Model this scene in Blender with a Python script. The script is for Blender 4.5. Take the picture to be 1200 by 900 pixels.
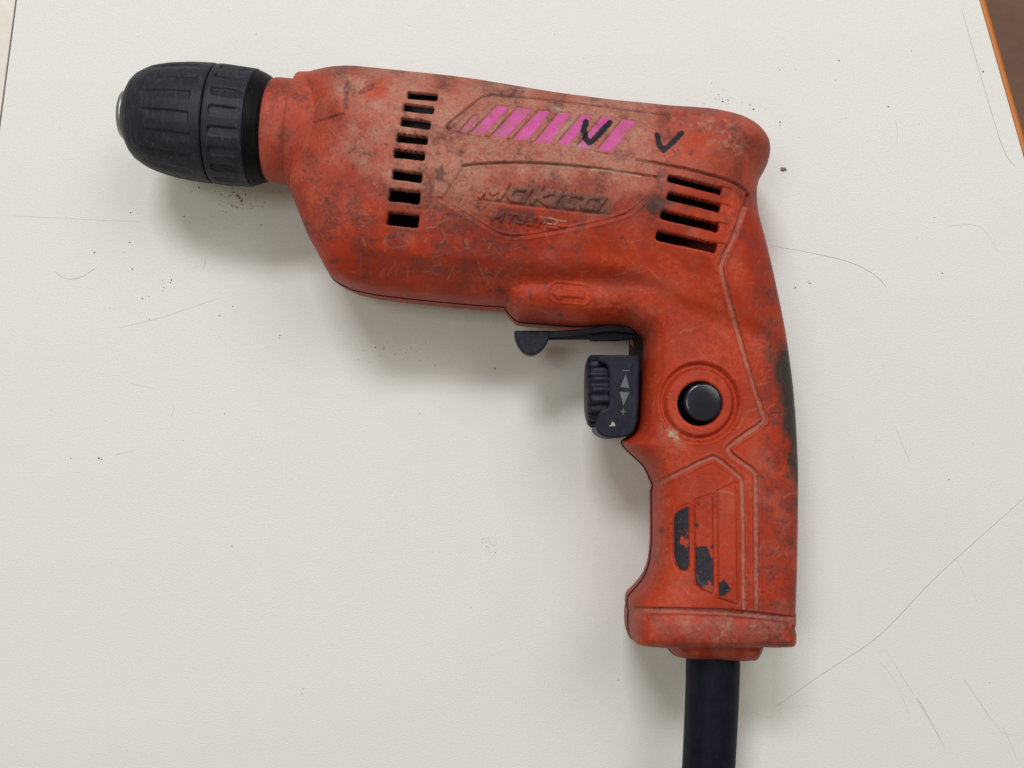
import bpy, math, random
import numpy as np
from mathutils import Vector

# ------------------------------------------------------------------ scene, camera, light
for o in list(bpy.data.objects): bpy.data.objects.remove(o)
scene = bpy.context.scene
COL = scene.collection
S = 1.0 / 3280.0            # one modelling unit (u) in metres; the drill is laid out in these units
ZM = 108.0                  # height of the drill's parting plane above the table, in u
D = 1312.0                  # camera height above the parting plane, in u
NX, NY = 600.0, 530.0       # point straight below the camera, in u (y runs down, as on a drawing)

def W3(x, y, z):            # drawing coordinates -> metres (table top is z = 0)
    return ((x - 600.0) * S, (450.0 - y) * S, (z + ZM) * S)

cam_d = bpy.data.cameras.new('camera'); cam = bpy.data.objects.new('camera', cam_d); COL.objects.link(cam)
cam.location = ((NX - 600) * S, (450 - NY) * S, (ZM + D) * S)
cam_d.sensor_width = 36.0
cam_d.lens = 36.0 * D / 1200.0
cam_d.shift_x = 0.0
cam_d.shift_y = (NY - 450.0) / 1200.0
cam_d.clip_start = 0.01; cam_d.clip_end = 50
scene.camera = cam

world = bpy.data.worlds.new('World'); scene.world = world; world.use_nodes = True
wb = world.node_tree.nodes['Background']
wb.inputs[0].default_value = (1.0, 0.91, 0.65, 1); wb.inputs[1].default_value = 0.30

def area(name, loc, target, sx, sy, power, col):
    l = bpy.data.lights.new(name, 'AREA'); l.shape = 'RECTANGLE'; l.size = sx; l.size_y = sy
    l.energy = power; l.color = col
    o = bpy.data.objects.new(name, l); COL.objects.link(o); o.location = loc
    o.rotation_euler = (Vector(target) - Vector(loc)).to_track_quat('-Z', 'Y').to_euler()
    return o
area('ceiling_lamp', (-0.38, 1.28, 1.9), (0, 0, 0), 0.7, 0.35, 25.6, (0.985, 0.985, 1.0))
area('ceiling_lamp', (0.95, 0.95, 1.9), (0, 0, 0), 1.1, 1.1, 14.5, (0.985, 0.985, 1.0))
area('ceiling_lamp', (-0.62, 0.02, 1.9), (0, 0, 0), 0.5, 0.5, 7.0, (0.97, 1.0, 0.97))
scene.view_settings.view_transform = 'Standard'; scene.view_settings.look = 'None'
scene.view_settings.exposure = 0.0; scene.view_settings.gamma = 1.0
scene.view_settings.use_curve_mapping = False
scene.render.engine = 'CYCLES'
random.seed(4); RNG = np.random.RandomState(7)

# ------------------------------------------------------------------ numeric helpers
def sstep(a, b, x):
    t = np.clip((x - a) / (b - a), 0, 1); return t * t * (3 - 2 * t)

def vnoise(u, v, sc, seed):
    r = np.random.RandomState(seed).rand(64, 64)
    x = np.asarray(u) / sc; y = np.asarray(v) / sc
    i = np.floor(x).astype(int); j = np.floor(y).astype(int)
    fx = x - i; fy = y - j; fx = fx * fx * (3 - 2 * fx); fy = fy * fy * (3 - 2 * fy)
    a = r[i % 64, j % 64]; b = r[(i + 1) % 64, j % 64]; c = r[i % 64, (j + 1) % 64]; d = r[(i + 1) % 64, (j + 1) % 64]
    return (a * (1 - fx) + b * fx) * (1 - fy) + (c * (1 - fx) + d * fx) * fy

def fbm(u, v, sc, seed, octs=4):
    s = 0; a = 1.0; t = 0
    for k in range(octs):
        s = s + a * vnoise(u + 17.3 * k, v - 9.1 * k, sc / 2 ** k, seed + k); t += a; a *= 0.55
    return s / t

def seg_dist(px, py, pts, closed=False):
    pts = np.asarray(pts, float); best = np.full(px.shape, 1e9); n = len(pts)
    for k in range(n if closed else n - 1):
        ax, ay = pts[k]; bx, by = pts[(k + 1) % n]; dx, dy = bx - ax, by - ay
        L = dx * dx + dy * dy + 1e-12
        t = np.clip(((px - ax) * dx + (py - ay) * dy) / L, 0, 1)
        best = np.minimum(best, (px - ax - t * dx) ** 2 + (py - ay - t * dy) ** 2)
    return np.sqrt(best)

def inside(px, py, pts):
    pts = np.asarray(pts, float); r = np.zeros(px.shape, bool); n = len(pts)
    for k in range(n):
        ax, ay = pts[k]; bx, by = pts[(k + 1) % n]
        c = (ay > py) != (by > py)
        with np.errstate(divide='ignore', invalid='ignore'):
            xx = (bx - ax) * (py - ay) / (by - ay) + ax
        r ^= c & (px < xx)
    return r

def sdf(px, py, pts):       # positive inside
    d = seg_dist(px, py, pts, True); return np.where(inside(px, py, pts), d, -d)

def smooth_poly(pts, it=2, closed=True):
    p = [tuple(q) for q in pts]
    for _ in range(it):
        n = len(p); o = []
        for k in range(n if closed else n - 1):
            a, b = p[k], p[(k + 1) % n]
            o.append((a[0] * .75 + b[0] * .25, a[1] * .75 + b[1] * .25)); o.append((a[0] * .25 + b[0] * .75, a[1] * .25 + b[1] * .75))
        if not closed: o = [p[0]] + o + [p[-1]]
        p = o
    return p

def proj(x, y, z):
    f = D / (D - z); return NX + (x - NX) * f, NY + (y - NY) * f
def unproj(u, v, z):
    f = (D - z) / D; return NX + (u - NX) * f, NY + (v - NY) * f

# ------------------------------------------------------------------ materials
def new_mat(name):
    m = bpy.data.materials.new(name); m.use_nodes = True
    nt = m.node_tree; b = nt.nodes['Principled BSDF']
    return m, nt, b
def N(nt, t, **kw):
    n = nt.nodes.new(t)
    for k, v in kw.items():
        if k in ('inputs',):
            for i, val in v.items(): n.inputs[i].default_value = val
        else: setattr(n, k, v)
    return n
def noise(nt, scale, detail=4, rough=0.6, vec=None, dist=0.0):
    n = N(nt, 'ShaderNodeTexNoise'); n.inputs['Scale'].default_value = scale
    n.inputs['Detail'].default_value = detail; n.inputs['Roughness'].default_value = rough; n.inputs['Distortion'].default_value = dist
    if vec is not None: nt.links.new(vec, n.inputs['Vector'])
    return n.outputs['Fac']
def ramp(nt, fac, a, b):
    n = N(nt, 'ShaderNodeMapRange'); n.inputs['From Min'].default_value = a; n.inputs['From Max'].default_value = b
    nt.links.new(fac, n.inputs['Value']); return n.outputs['Result']
def mul(nt, a, b, op='MULTIPLY'):
    n = N(nt, 'ShaderNodeMath', operation=op); n.use_clamp = True
    for i, x in enumerate((a, b)):
        if isinstance(x, (int, float)): n.inputs[i].default_value = x
        else: nt.links.new(x, n.inputs[i])
    return n.outputs[0]
def mix(nt, fac, a, b):
    n = N(nt, 'ShaderNodeMix', data_type='RGBA')
    if isinstance(fac, (int, float)): n.inputs[0].default_value = fac
    else: nt.links.new(fac, n.inputs[0])
    for i, x in ((6, a), (7, b)):
        if isinstance(x, tuple): n.inputs[i].default_value = (x + (1,))[:4]
        else: nt.links.new(x, n.inputs[i])
    return n.outputs[2]
def attr(nt, name):
    n = N(nt, 'ShaderNodeAttribute'); n.attribute_name = name; return n.outputs['Fac']
def bump(nt, b, h, strength, dist):
    n = N(nt, 'ShaderNodeBump'); n.inputs['Strength'].default_value = strength; n.inputs['Distance'].default_value = dist
    nt.links.new(h, n.inputs['Height']); nt.links.new(n.outputs[0], b.inputs['Normal'])

def red_plastic():
    m, nt, b = new_mat('worn_red_plastic')
    tc = N(nt, 'ShaderNodeTexCoord').outputs['Object']
    c = mix(nt, ramp(nt, noise(nt, 60, 3, .6, tc), .35, .7), (0.31, 0.022, 0.006), (0.41, 0.036, 0.0095))
    # bright scuffs where the skin is rubbed raw
    c = mix(nt, mul(nt, attr(nt, 'wear'), ramp(nt, noise(nt, 520, 6, .75, tc), .40, .62)), c, (0.49, 0.054, 0.017))
    fine = ramp(nt, noise(nt, 1050, 6, .8, tc), .34, .68)
    mid = ramp(nt, noise(nt, 210, 6, .7, tc, .6), .28, .72)
    dust = mul(nt, attr(nt, 'dust'), mul(nt, mul(nt, fine, .75), mul(nt, mid, .60), 'ADD'))
    c = mix(nt, dust, c, mix(nt, noise(nt, 150, 4, .6, tc), (0.40, 0.185, 0.145), (0.44, 0.265, 0.205)))
    sm = mul(nt, attr(nt, 'smudge'), ramp(nt, noise(nt, 650, 6, .8, tc), .34, .64))
    c = mix(nt, sm, c, (0.085, 0.032, 0.032))
    # fine grey patina all over
    c = mix(nt, mul(nt, ramp(nt, noise(nt, 1000, 6, .8, tc), .46, .72), .42), c, (0.125, 0.045, 0.035))
    for ang, sd in ((.5, 0.0), (2.3, 3.0), (1.35, 7.0)):      # hair-fine scuffs
        mp = N(nt, 'ShaderNodeMapping'); mp.inputs['Scale'].default_value = (1, .05, .4); mp.inputs['Location'].default_value = (sd, 0, 0)
        m0 = N(nt, 'ShaderNodeMapping'); m0.inputs['Rotation'].default_value = (0, 0, ang); nt.links.new(tc, m0.inputs[0]); nt.links.new(m0.outputs[0], mp.inputs[0])
        c = mix(nt, mul(nt, ramp(nt, noise(nt, 1100, 3, .6, mp.outputs[0]), .64, .74), .26), c, (0.44, 0.19, 0.145))
    gr = mul(nt, attr(nt, 'grime_seam_dark'), ramp(nt, noise(nt, 600, 6, .75, tc), .20, .46))
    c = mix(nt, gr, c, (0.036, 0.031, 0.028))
    ink = mul(nt, attr(nt, 'ink'), ramp(nt, noise(nt, 700, 4, .7, tc), .18, .40))
    c = mix(nt, ink, c, (0.016, 0.016, 0.024))
    pale = mul(nt, attr(nt, 'pale'), ramp(nt, noise(nt, 500, 5, .7, tc), .3, .6))
    c = mix(nt, pale, c, (0.42, 0.33, 0.25))
    nt.links.new(c, b.inputs['Base Color'])
    r = N(nt, 'ShaderNodeMapRange'); r.inputs['To Min'].default_value = .44; r.inputs['To Max'].default_value = .80
    nt.links.new(mul(nt, mul(nt, attr(nt, 'dust'), .8), mul(nt, mid, .35), 'ADD'), r.inputs['Value']); nt.links.new(r.outputs[0], b.inputs['Roughness'])
    b.inputs['Specular IOR Level'].default_value = .20
    bump(nt, b, noise(nt, 900, 5, .7, tc), .35, .00025)
    return m
RED = red_plastic()

def pink_paint():
    m, nt, b = new_mat('pink_highlighter_paint')
    tc = N(nt, 'ShaderNodeTexCoord').outputs['Object']
    c = mix(nt, ramp(nt, noise(nt, 240, 5, .65, tc), .35, .7), (0.52, 0.052, 0.285), (0.63, 0.11, 0.41))
    c = mix(nt, mul(nt, ramp(nt, noise(nt, 620, 6, .8, tc, .5), .46, .62), .85), c, (0.33, 0.11, 0.13))
    c = mix(nt, mul(nt, attr(nt, 'faded'), ramp(nt, noise(nt, 500, 5, .75, tc), .25, .55)), c, (0.31, 0.12, 0.11))
    c = mix(nt, mul(nt, attr(nt, 'pale'), ramp(nt, noise(nt, 500, 5, .7, tc), .3, .6)), c, (0.55, 0.36, 0.36))
    c = mix(nt, mul(nt, attr(nt, 'grime_seam_dark'), .8), c, (0.10, 0.06, 0.06))
    c = mix(nt, mul(nt, attr(nt, 'ink'), 1.0), c, (0.012, 0.012, 0.020))
    nt.links.new(c, b.inputs['Base Color']); b.inputs['Roughness'].default_value = .65
    b.inputs['Specular IOR Level'].default_value = .25
    bump(nt, b, noise(nt, 1200, 4, .7, tc), .4, .0002)
    return m
PINK = pink_paint()

def black_plastic(name, c0, c1, rough, spec=.4, bs=.3, scuff=.45):
    m, nt, b = new_mat(name)
    tc = N(nt, 'ShaderNodeTexCoord').outputs['Object']
    f = ramp(nt, noise(nt, 140, 6, .7, tc), .38, .72)
    c = mix(nt, f, c0, c1)
    sp = N(nt, 'ShaderNodeMapping'); sp.inputs['Scale'].default_value = (1.0, .18, .6); nt.links.new(tc, sp.inputs[0])
    c = mix(nt, mul(nt, ramp(nt, noise(nt, 900, 5, .8, sp.outputs[0]), .55, .76), scuff), c, (0.125, 0.125, 0.14))
    nt.links.new(c, b.inputs['Base Color']); b.inputs['Roughness'].default_value = rough
    b.inputs['Specular IOR Level'].default_value = spec
    bump(nt, b, noise(nt, 1100, 5, .7, tc), bs, .00025)
    return m
BLACK_CHUCK = black_plastic('black_chuck_rubberised_plastic', (0.011, 0.012, 0.022), (0.022, 0.023, 0.037), .52, .22)
BLACK = black_plastic('black_moulded_plastic', (0.006, 0.007, 0.017), (0.012, 0.014, 0.028), .45, .20, .2, .22)
CORD = black_plastic('black_cord_rubber', (0.004, 0.005, 0.012), (0.008, 0.009, 0.018), .55, .12, .15, .08)
def simple(name, col, rough, metal=0.0):
    m, nt, b = new_mat(name)
    tc = N(nt, 'ShaderNodeTexCoord').outputs['Object']
    c = mix(nt, noise(nt, 200, 4, .6, tc), tuple(x * .8 for x in col), tuple(min(1, x * 1.15) for x in col))
    nt.links.new(c, b.inputs['Base Color']); b.inputs['Roughness'].default_value = rough; b.inputs['Metallic'].default_value = metal
    return m
STEEL = simple('bare_steel', (0.34, 0.35, 0.355), .45, 1.0)
PRINT = simple('grey_print', (0.10, 0.105, 0.12), .6)
SHINY = black_plastic('polished_black_button', (0.006, 0.006, 0.014), (0.012, 0.012, 0.024), .20, .5, .06, .04)
RING_BLACK = black_plastic('deep_black_ring', (0.003, 0.003, 0.004), (0.006, 0.006, 0.008), .5, .10, .1, .1)  # rear ring of the chuck, deeper black than the sleeves
DARK = simple('dark_interior_black', (0.004, 0.003, 0.003), .9)  # near-black: the dark inside of the housing put into the colour
MOTOR = simple('motor_field_iron', (0.03, 0.03, 0.032), .5)

# ------------------------------------------------------------------ mesh builders
def props(o, label=None, cat=None, group=None, kind=None):
    for k, v in (('label', label), ('category', cat), ('group', group), ('kind', kind)):
        if v: o[k] = v
    return o
def empty(name, loc):
    o = bpy.data.objects.new(name, None); o.empty_display_size = .02; COL.objects.link(o); o.location = loc; return o
def mesh_obj(name, co, faces, mat, parent=None, smooth=True, attrs=None):
    """co: (n,3) in metres, world; faces: list of tuples or (m,4) array"""
    co = np.asarray(co, float)
    if parent is not None: co = co - np.array(parent_origin(parent))
    me = bpy.data.meshes.new(name)
    if isinstance(faces, np.ndarray):
        n, k = faces.shape
        me.vertices.add(len(co)); me.vertices.foreach_set('co', co.astype(np.float32).ravel())
        me.loops.add(n * k); me.loops.foreach_set('vertex_index', faces.astype(np.int32).ravel())
        me.polygons.add(n); me.polygons.foreach_set('loop_start', np.arange(0, n * k, k, dtype=np.int32))
        me.update(calc_edges=True); me.validate()
    else:
        me.from_pydata([tuple(c) for c in co], [], faces)
    if attrs:
        for k, a in attrs.items():
            at = me.attributes.new(k, 'FLOAT', 'POINT'); at.data.foreach_set('value', np.asarray(a, np.float32))
    if smooth: me.polygons.foreach_set('use_smooth', np.ones(len(me.polygons), bool))
    me.materials.append(mat)
    o = bpy.data.objects.new(name, me); COL.objects.link(o)
    if parent is not None: o.parent = parent
    return o
def parent_origin(p):
    q = p
    while q.parent is not None: q = q.parent
    return tuple(q.location)

def extrude_poly(name, pts, z0, z1, mat, parent, bev=2.0, top_smooth=True):
    """plan polygon (drawing coords at the parting plane) extruded z0..z1 with a bevelled top rim; pts clockwise or not"""
    pts = np.array(pts, float); n = len(pts)
    area2 = sum(pts[k][0] * pts[(k + 1) % n][1] - pts[(k + 1) % n][0] * pts[k][1] for k in range(n))
    if area2 > 0: pts = pts[::-1]       # y down: make it counter-clockwise seen from above
    e = np.roll(pts, -1, 0) - pts; nrm = np.stack([e[:, 1], -e[:, 0]], 1); nrm /= (np.linalg.norm(nrm, axis=1, keepdims=True) + 1e-9)
    vn = nrm + np.roll(nrm, 1, 0); vn /= (np.linalg.norm(vn, axis=1, keepdims=True) + 1e-9)
    # decide the inward sign
    test = pts + vn * .5; ins = inside(test[:, 0], test[:, 1], pts)
    if ins.mean() < .5: vn = -vn
    rings = [(0, z0), (0, z1 - bev), (bev * .3, z1 - bev * .3), (bev, z1)]
    co = []
    for d, z in rings:
        for p, q in zip(pts, vn): co.append(W3(p[0] + q[0] * d, p[1] + q[1] * d, z))
    f = []
    for r in range(len(rings) - 1):
        for k in range(n):
            a = r * n + k; b = r * n + (k + 1) % n; f.append((a, b, b + n, a + n))
    f.append(tuple(range((len(rings) - 1) * n, len(rings) * n))); f.append(tuple(range(n))[::-1])
    o = mesh_obj(name, co, f, mat, parent, smooth=False)
    return o

AX0 = np.array([300.0, 150.6]); TH = math.radians(6.0)
AXD = np.array([math.cos(TH), math.sin(TH)]); AXT = np.array([math.sin(TH), -math.cos(TH)])   # along the spindle, across it (up)
def revolve(name, prof, mat, parent, nphi=96, zc=0.0, disp=None, red=False, ns=None):
    """prof: list of (s, R), s along the spindle axis measured from AX0"""
    prof = np.array(prof, float)
    if ns:
        L = np.r_[0, np.cumsum(np.hypot(*np.diff(prof, axis=0).T))]; t = np.linspace(0, L[-1], ns)
        prof = np.stack([np.interp(t, L, prof[:, 0]), np.interp(t, L, prof[:, 1])], 1)
    s = prof[:, 0][:, None]; R = prof[:, 1][:, None]; ph = np.linspace(0, 2 * np.pi, nphi, endpoint=False)[None, :]
    Rr = R + (disp(s + 0 * ph, ph + 0 * s, R + 0 * ph) if disp is not None else 0 * ph)
    x = AX0[0] + s * AXD[0] + Rr * np.cos(ph) * AXT[0]; y = AX0[1] + s * AXD[1] + Rr * np.cos(ph) * AXT[1]; z = zc + Rr * np.sin(ph)
    x = x + 0 * ph; y = y + 0 * ph
    m, n = x.shape
    co = np.stack([(x - 600) * S, (450 - y) * S, (z + ZM) * S], 2).reshape(-1, 3)
    i = np.arange(m - 1)[:, None]; j = np.arange(n)[None, :]
    a = i * n + j; b = i * n + (j + 1) % n
    F = np.stack([a, a + n, b + n, b], 2).reshape(-1, 4)
    at = None
    if red:
        u, v = proj(x.ravel(), y.ravel(), z.ravel()); at = dirt(u, v)
    return mesh_obj(name, co, F, mat, parent, True, at)

# ------------------------------------------------------------------ dirt, wear and marker strokes on the drill (positions in drawing units seen square-on)
MARKS = [([(686.6, 141.8), (684.3, 152), (686, 161), (691.3, 166.3), (697, 162), (714.6, 143)], 3.6, 1.0),
         ([(770.5, 157.8), (772.6, 168.7), (777.6, 175.8), (783, 172), (798.5, 156.2)], 3.3, 1.0)]
FADED = [([(408, 97.3), (406.7, 105.3), (404.7, 125.3)], 3.4, .62), ([(436.7, 100), (430, 104), (422, 108.5)], 3.2, .60)]
BARS = [[(789.4, 607), (791.5, 601), (797, 597), (806.7, 593), (807.7, 662), (805, 667.5), (797, 667.5), (792.5, 661), (789.6, 650)],
        [(814.5, 591), (817, 588), (834.4, 581.3), (836.2, 690), (834, 694.5), (824, 691), (816, 684), (814.5, 678)],
        [(841.5, 577.8), (861.8, 567.8), (863.6, 707), (842.2, 700)]]
GROOVE1 = [(872, 244), (862, 273), (847, 304), (844, 314), (856, 357), (872, 416), (886, 461), (896, 490), (895, 495), (855, 522), (853, 527), (857, 534), (883, 551), (886, 558), (887, 718)]
GROOVE2 = [(766, 569), (800, 552), (833, 536), (839, 536), (867, 558), (870, 564), (872, 718)]
THIN = [[(526, 152), (524, 148), (530, 141), (565, 113), (577, 110.5), (650, 117), (700, 123.5), (747, 130), (790, 135.5)], [(747, 187), (800, 197), (840, 207), (862, 215), (873, 223)], [(542, 194), (586, 190), (640, 191.5), (691, 196)]]
def blob(u, v, cx, cy, rx, ry, rot=0):
    c, s = math.cos(math.radians(rot)), math.sin(math.radians(rot)); a = (u - cx) * c + (v - cy) * s; b = -(u - cx) * s + (v - cy) * c
    return np.exp(-((a / rx) ** 2 + (b / ry) ** 2))
SCR = []
LOGO_HI = [[(633, 253.5), (645, 255), (654, 257.5)], [(654, 258), (664, 258.5)], [(653, 259), (650, 263)], [(636, 261), (646, 262)]]
_r = np.random.RandomState(21)
for _ in range(70):
    cx = _r.uniform(350, 930); cy = _r.uniform(90, 740); a = _r.uniform(0, 6.28); L = _r.uniform(4, 22); k = _r.uniform(-.5, .5)
    SCR.append(([(cx, cy), (cx + L * .5 * math.cos(a), cy + L * .5 * math.sin(a)), (cx + L * math.cos(a + k), cy + L * math.sin(a + k))], _r.uniform(.35, .75), _r.uniform(.25, .8)))
for _ in range(45):   # the scuffed lower flank of the gear case
    cx = _r.uniform(420, 640); cy = _r.uniform(225, 320); a = 1.9 + _r.normal() * .5; L = _r.uniform(5, 20)
    SCR.append(([(cx, cy), (cx + L * math.cos(a), cy + L * math.sin(a))], _r.uniform(.35, .7), _r.uniform(.25, .7)))
def dirt(u, v):
    n1 = fbm(u, v, 90, 3); n2 = fbm(u, v, 34, 11); n3 = fbm(u, v, 14, 23, 3)
    # brick dust on the flank that faces up, mostly along the upper gear case
    line = 235 + (u - 350) * .02
    dust = sstep(45, -70, v - line - (n1 - .5) * 150) * (.50 + .90 * sstep(.25, .75, n2)) * (.30 + .70 * sstep(385, 450, u + (n2 - .5) * 60))
    dust = dust * (1 - .75 * sstep(735, 800, u + (n2 - .5) * 60))
    dust = np.maximum(dust, .26 * sstep(700, 730, v) * sstep(.42, .62, n3))
    dust = np.maximum(dust, .28 * sstep(.5, .75, n2))
    dust = dust + .5 * blob(u, v, 505, 175, 45, 60) + .35 * blob(u, v, 640, 185, 120, 12, 7) + .16 * blob(u, v, 840, 735, 60, 14)
    for p, w in ((GROOVE1, 3.0), (GROOVE2, 2.8)):
        dust = np.maximum(dust, (.40 + .5 * n2) * sstep(w + 1.2, w - .8, seg_dist(u, v, p)))
    dust = np.maximum(dust, (.5 + .4 * n2) * sstep(5, 2, seg_dist(u, v, [(738, 716), (800, 716.5), (850, 718), (890, 722), (930, 727)])))
    smudge = .75 * sstep(.53, .70, fbm(u, v, 26, 41)) * (.35 + .65 * sstep(360, 250, v)) * (1 - .7 * sstep(590, 720, u) * sstep(255, 290, v))
    smudge = smudge + .55 * sstep(.55, .72, fbm(u, v, 18, 57)) * sstep(200, 240, v) * sstep(330, 300, v) * sstep(640, 600, u)
    for cx, cy, rx, ry, ro, am in ((540, 270, 40, 30, 30, .7), (575, 300, 30, 12, 0, .6), (640, 285, 60, 10, 6, .5), (430, 290, 14, 40, 0, .4), (395, 232, 16, 22, 0, .7), (412, 262, 14, 12, 0, .6), (430, 215, 18, 9, 0, .6),
                                   (330, 190, 7, 22, 0, .6), (825, 148, 38, 7, 8, .9), (870, 163, 22, 12, 35, .7), (855, 182, 10, 5, 0, .6), (905, 400, 9, 60, -12, .35), (735, 548, 20, 10, 20, .3), (845, 735, 50, 14, 0, .5), (560, 105, 40, 6, 6, .5)):
        smudge = smudge + am * blob(u, v, cx, cy, rx, ry, ro) * (.3 + 1.0 * sstep(.35, .65, n3))
    grime_seam_dark = .95 * blob(u, v, 765, 243, 17, 12, -20) * sstep(.3, .6, n3) + .7 * blob(u, v, 800, 238, 30, 5, 14) * sstep(.3, .6, n3)
    grime_seam_dark = grime_seam_dark + 1.5 * sstep(-9, 14, u - (910 + (v - 425) * .105 + (v > 470) * (v - 470) * .06 + (n3 - .5) * 20)) * sstep(395, 425, v) * sstep(640, 540, v + (n3 - .5) * 40)
    grime_seam_dark = grime_seam_dark + .45 * blob(u, v, 905, 425, 8, 30, -14) * sstep(.45, .6, n3) * 1.5
    grime_seam_dark = grime_seam_dark + .55 * sstep(.66, .76, fbm(u, v, 9, 91, 3)) * sstep(.5, .65, n1)
    grime_seam_dark = grime_seam_dark + .5 * blob(u, v, 571, 97, 12, 4, 10)
    for cx, cy in ((776, 428), (762, 432), (878, 441), (806, 640), (774, 622), (769, 655), (883, 338)):
        grime_seam_dark = grime_seam_dark + .7 * blob(u, v, cx, cy, 3, 4, 30) * sstep(.35, .6, n3)
    lx = (u - 560) * math.cos(.113) + (v - 232) * math.sin(.113); ly = -(u - 560) * math.sin(.113) + (v - 232) * math.cos(.113)
    dust = np.maximum(dust, .8 * sstep(0, 12, lx) * sstep(165, 150, lx) * sstep(-24, -18, ly) * sstep(3, 0, ly))
    grime_seam_dark = grime_seam_dark + .62 * sstep(18, 45, lx) * sstep(160, 150, lx) * sstep(-22, -16, ly) * sstep(4, 0, ly) * (.35 + .8 * n3)
    grime_seam_dark = grime_seam_dark + .6 * sstep(22, 30, lx) * sstep(75, 60, lx) * sstep(6, 9, ly) * sstep(27, 22, ly)
    for p in THIN:
        grime_seam_dark = np.maximum(grime_seam_dark, .75 * sstep(1.6, .4, seg_dist(u, v, p)) * (.4 + .8 * n3))
    ink = np.zeros_like(u)
    for p, w, a in MARKS:
        m = seg_dist(u, v, p) + (vnoise(u, v, 2.2, 5) - .5) * 1.1; ink = np.maximum(ink, a * sstep(w + .5, w - .5, m))
    for p, w, a in FADED:
        m = seg_dist(u, v, p) + (vnoise(u, v, 3, 5) - .5) * 3; ink = np.maximum(ink, a * sstep(w + 1, w - 1, m) * (.35 + .9 * vnoise(u, v, 3.2, 8)))
    bn = fbm(u, v, 11, 77, 3)
    for k, b in enumerate(BARS):
        s_ = sdf(u, v, b)
        b2 = bn * .6 + .4 * fbm(u, v * .6, 5, 79, 3)
        if k == 0: keep = sstep(.31, .36, b2 + .06 - .22 * blob(u, v, 799, 632, 6, 9) - .12 * blob(u, v, 795, 655, 4, 5))
        elif k == 1: keep = sstep(.42, .47, b2 + .10 - .34 * sstep(660, 630, v) - .22 * blob(u, v, 833, 686, 5, 8) + .22 * blob(u, v, 816, 640, 3, 45)) * sstep(693, 686, v + (bn - .5) * 20)
        else: keep = sstep(.02, .1, .35 - ((u - 844) / 7) ** 2 * .3 - ((v - 688) / 11) ** 2 * .35 + (b2 - .5) * 2.4)
        ink = np.maximum(ink, sstep(-.3, .7, s_) * keep)
    wear = sstep(.52, .72, fbm(u, v, 40, 131)) + .9 * blob(u, v, 365, 215, 7, 60, -4) + .8 * blob(u, v, 560, 206, 14, 5) + .7 * blob(u, v, 567, 222, 8, 8) + .8 * blob(u, v, 510, 205, 20, 12) + .5 * blob(u, v, 780, 690, 20, 60) + .6 * blob(u, v, 775, 600, 12, 50) + .5 * blob(u, v, 610, 355, 14, 16)
    st = fbm(u * .35, v * 1.6, 9, 171, 3)
    smudge = smudge + .6 * sstep(.55, .68, st) * sstep(225, 255, v) * sstep(335, 310, v) * sstep(400, 440, u) * sstep(720, 640, u)
    smudge = smudge + .75 * sstep(.34, .62, fbm(u, v, 9, 181, 4)) * sstep(870, 905, u) * sstep(280, 330, v)
    smudge = smudge + .55 * sstep(.40, .62, fbm(u, v, 20, 191, 4)) * blob(u, v, 650, 222, 95, 34, 7)
    smudge = smudge + .35 * sstep(.54, .68, fbm(u, v, 16, 183, 4))
    pale = np.zeros_like(u)
    for p, w, a in SCR:
        c = np.array(p).mean(0); near = (np.abs(u - c[0]) < 26) & (np.abs(v - c[1]) < 26)
        if near.any():
            q = seg_dist(u[near], v[near], p); pale[near] = np.maximum(pale[near], a * .42 * sstep(w + .5, w - .2, q))
    pale = np.maximum(pale, 1.2 * blob(u, v, 789, 510, 12, 6, 32) * sstep(.38, .55, fbm(u, v, 6, 33, 3)))
    pale = np.maximum(pale, .38 * sstep(.5, .66, fbm(u, v, 5, 187, 3)) * (blob(u, v, 850, 165, 34, 16, 20) + blob(u, v, 820, 142, 40, 6, 6)))
    pale = np.maximum(pale, .9 * blob(u, v, 655, 128, 7, 3, 20)); pale = np.maximum(pale, .75 * blob(u, v, 663, 148, 12, 3, -40)); pale = np.maximum(pale, .85 * blob(u, v, 680, 170, 12, 2.5, 5))
    for p in LOGO_HI: pale = np.maximum(pale, .75 * sstep(1.3, .4, seg_dist(u, v, p)))
    pale = np.maximum(pale, .8 * sstep(1.6, .6, seg_dist(u, v, [(693, 198), (722, 200), (750, 206)])))
    pale = np.maximum(pale, .4 * sstep(.56, .74, fbm(u, v, 7, 151, 3)) * sstep(705, 730, v) * blob(u, v, 845, 735, 55, 20))
    clean = sstep(285, 330, v) * sstep(580, 640, u) * sstep(905, 870, u) * sstep(712, 690, v)
    smudge = smudge * (1 - .65 * clean); dust = dust * (1 - .45 * clean * (1 - sstep(3.5, 1.5, np.minimum(seg_dist(u, v, GROOVE1), seg_dist(u, v, GROOVE2)))))
    wear = wear + .35 * clean
    c01 = lambda x: np.clip(x, 0, 1)
    return dict(dust=c01(dust), smudge=c01(smudge), grime_seam_dark=c01(grime_seam_dark), ink=c01(ink), wear=c01(wear), pale=c01(pale))

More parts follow.
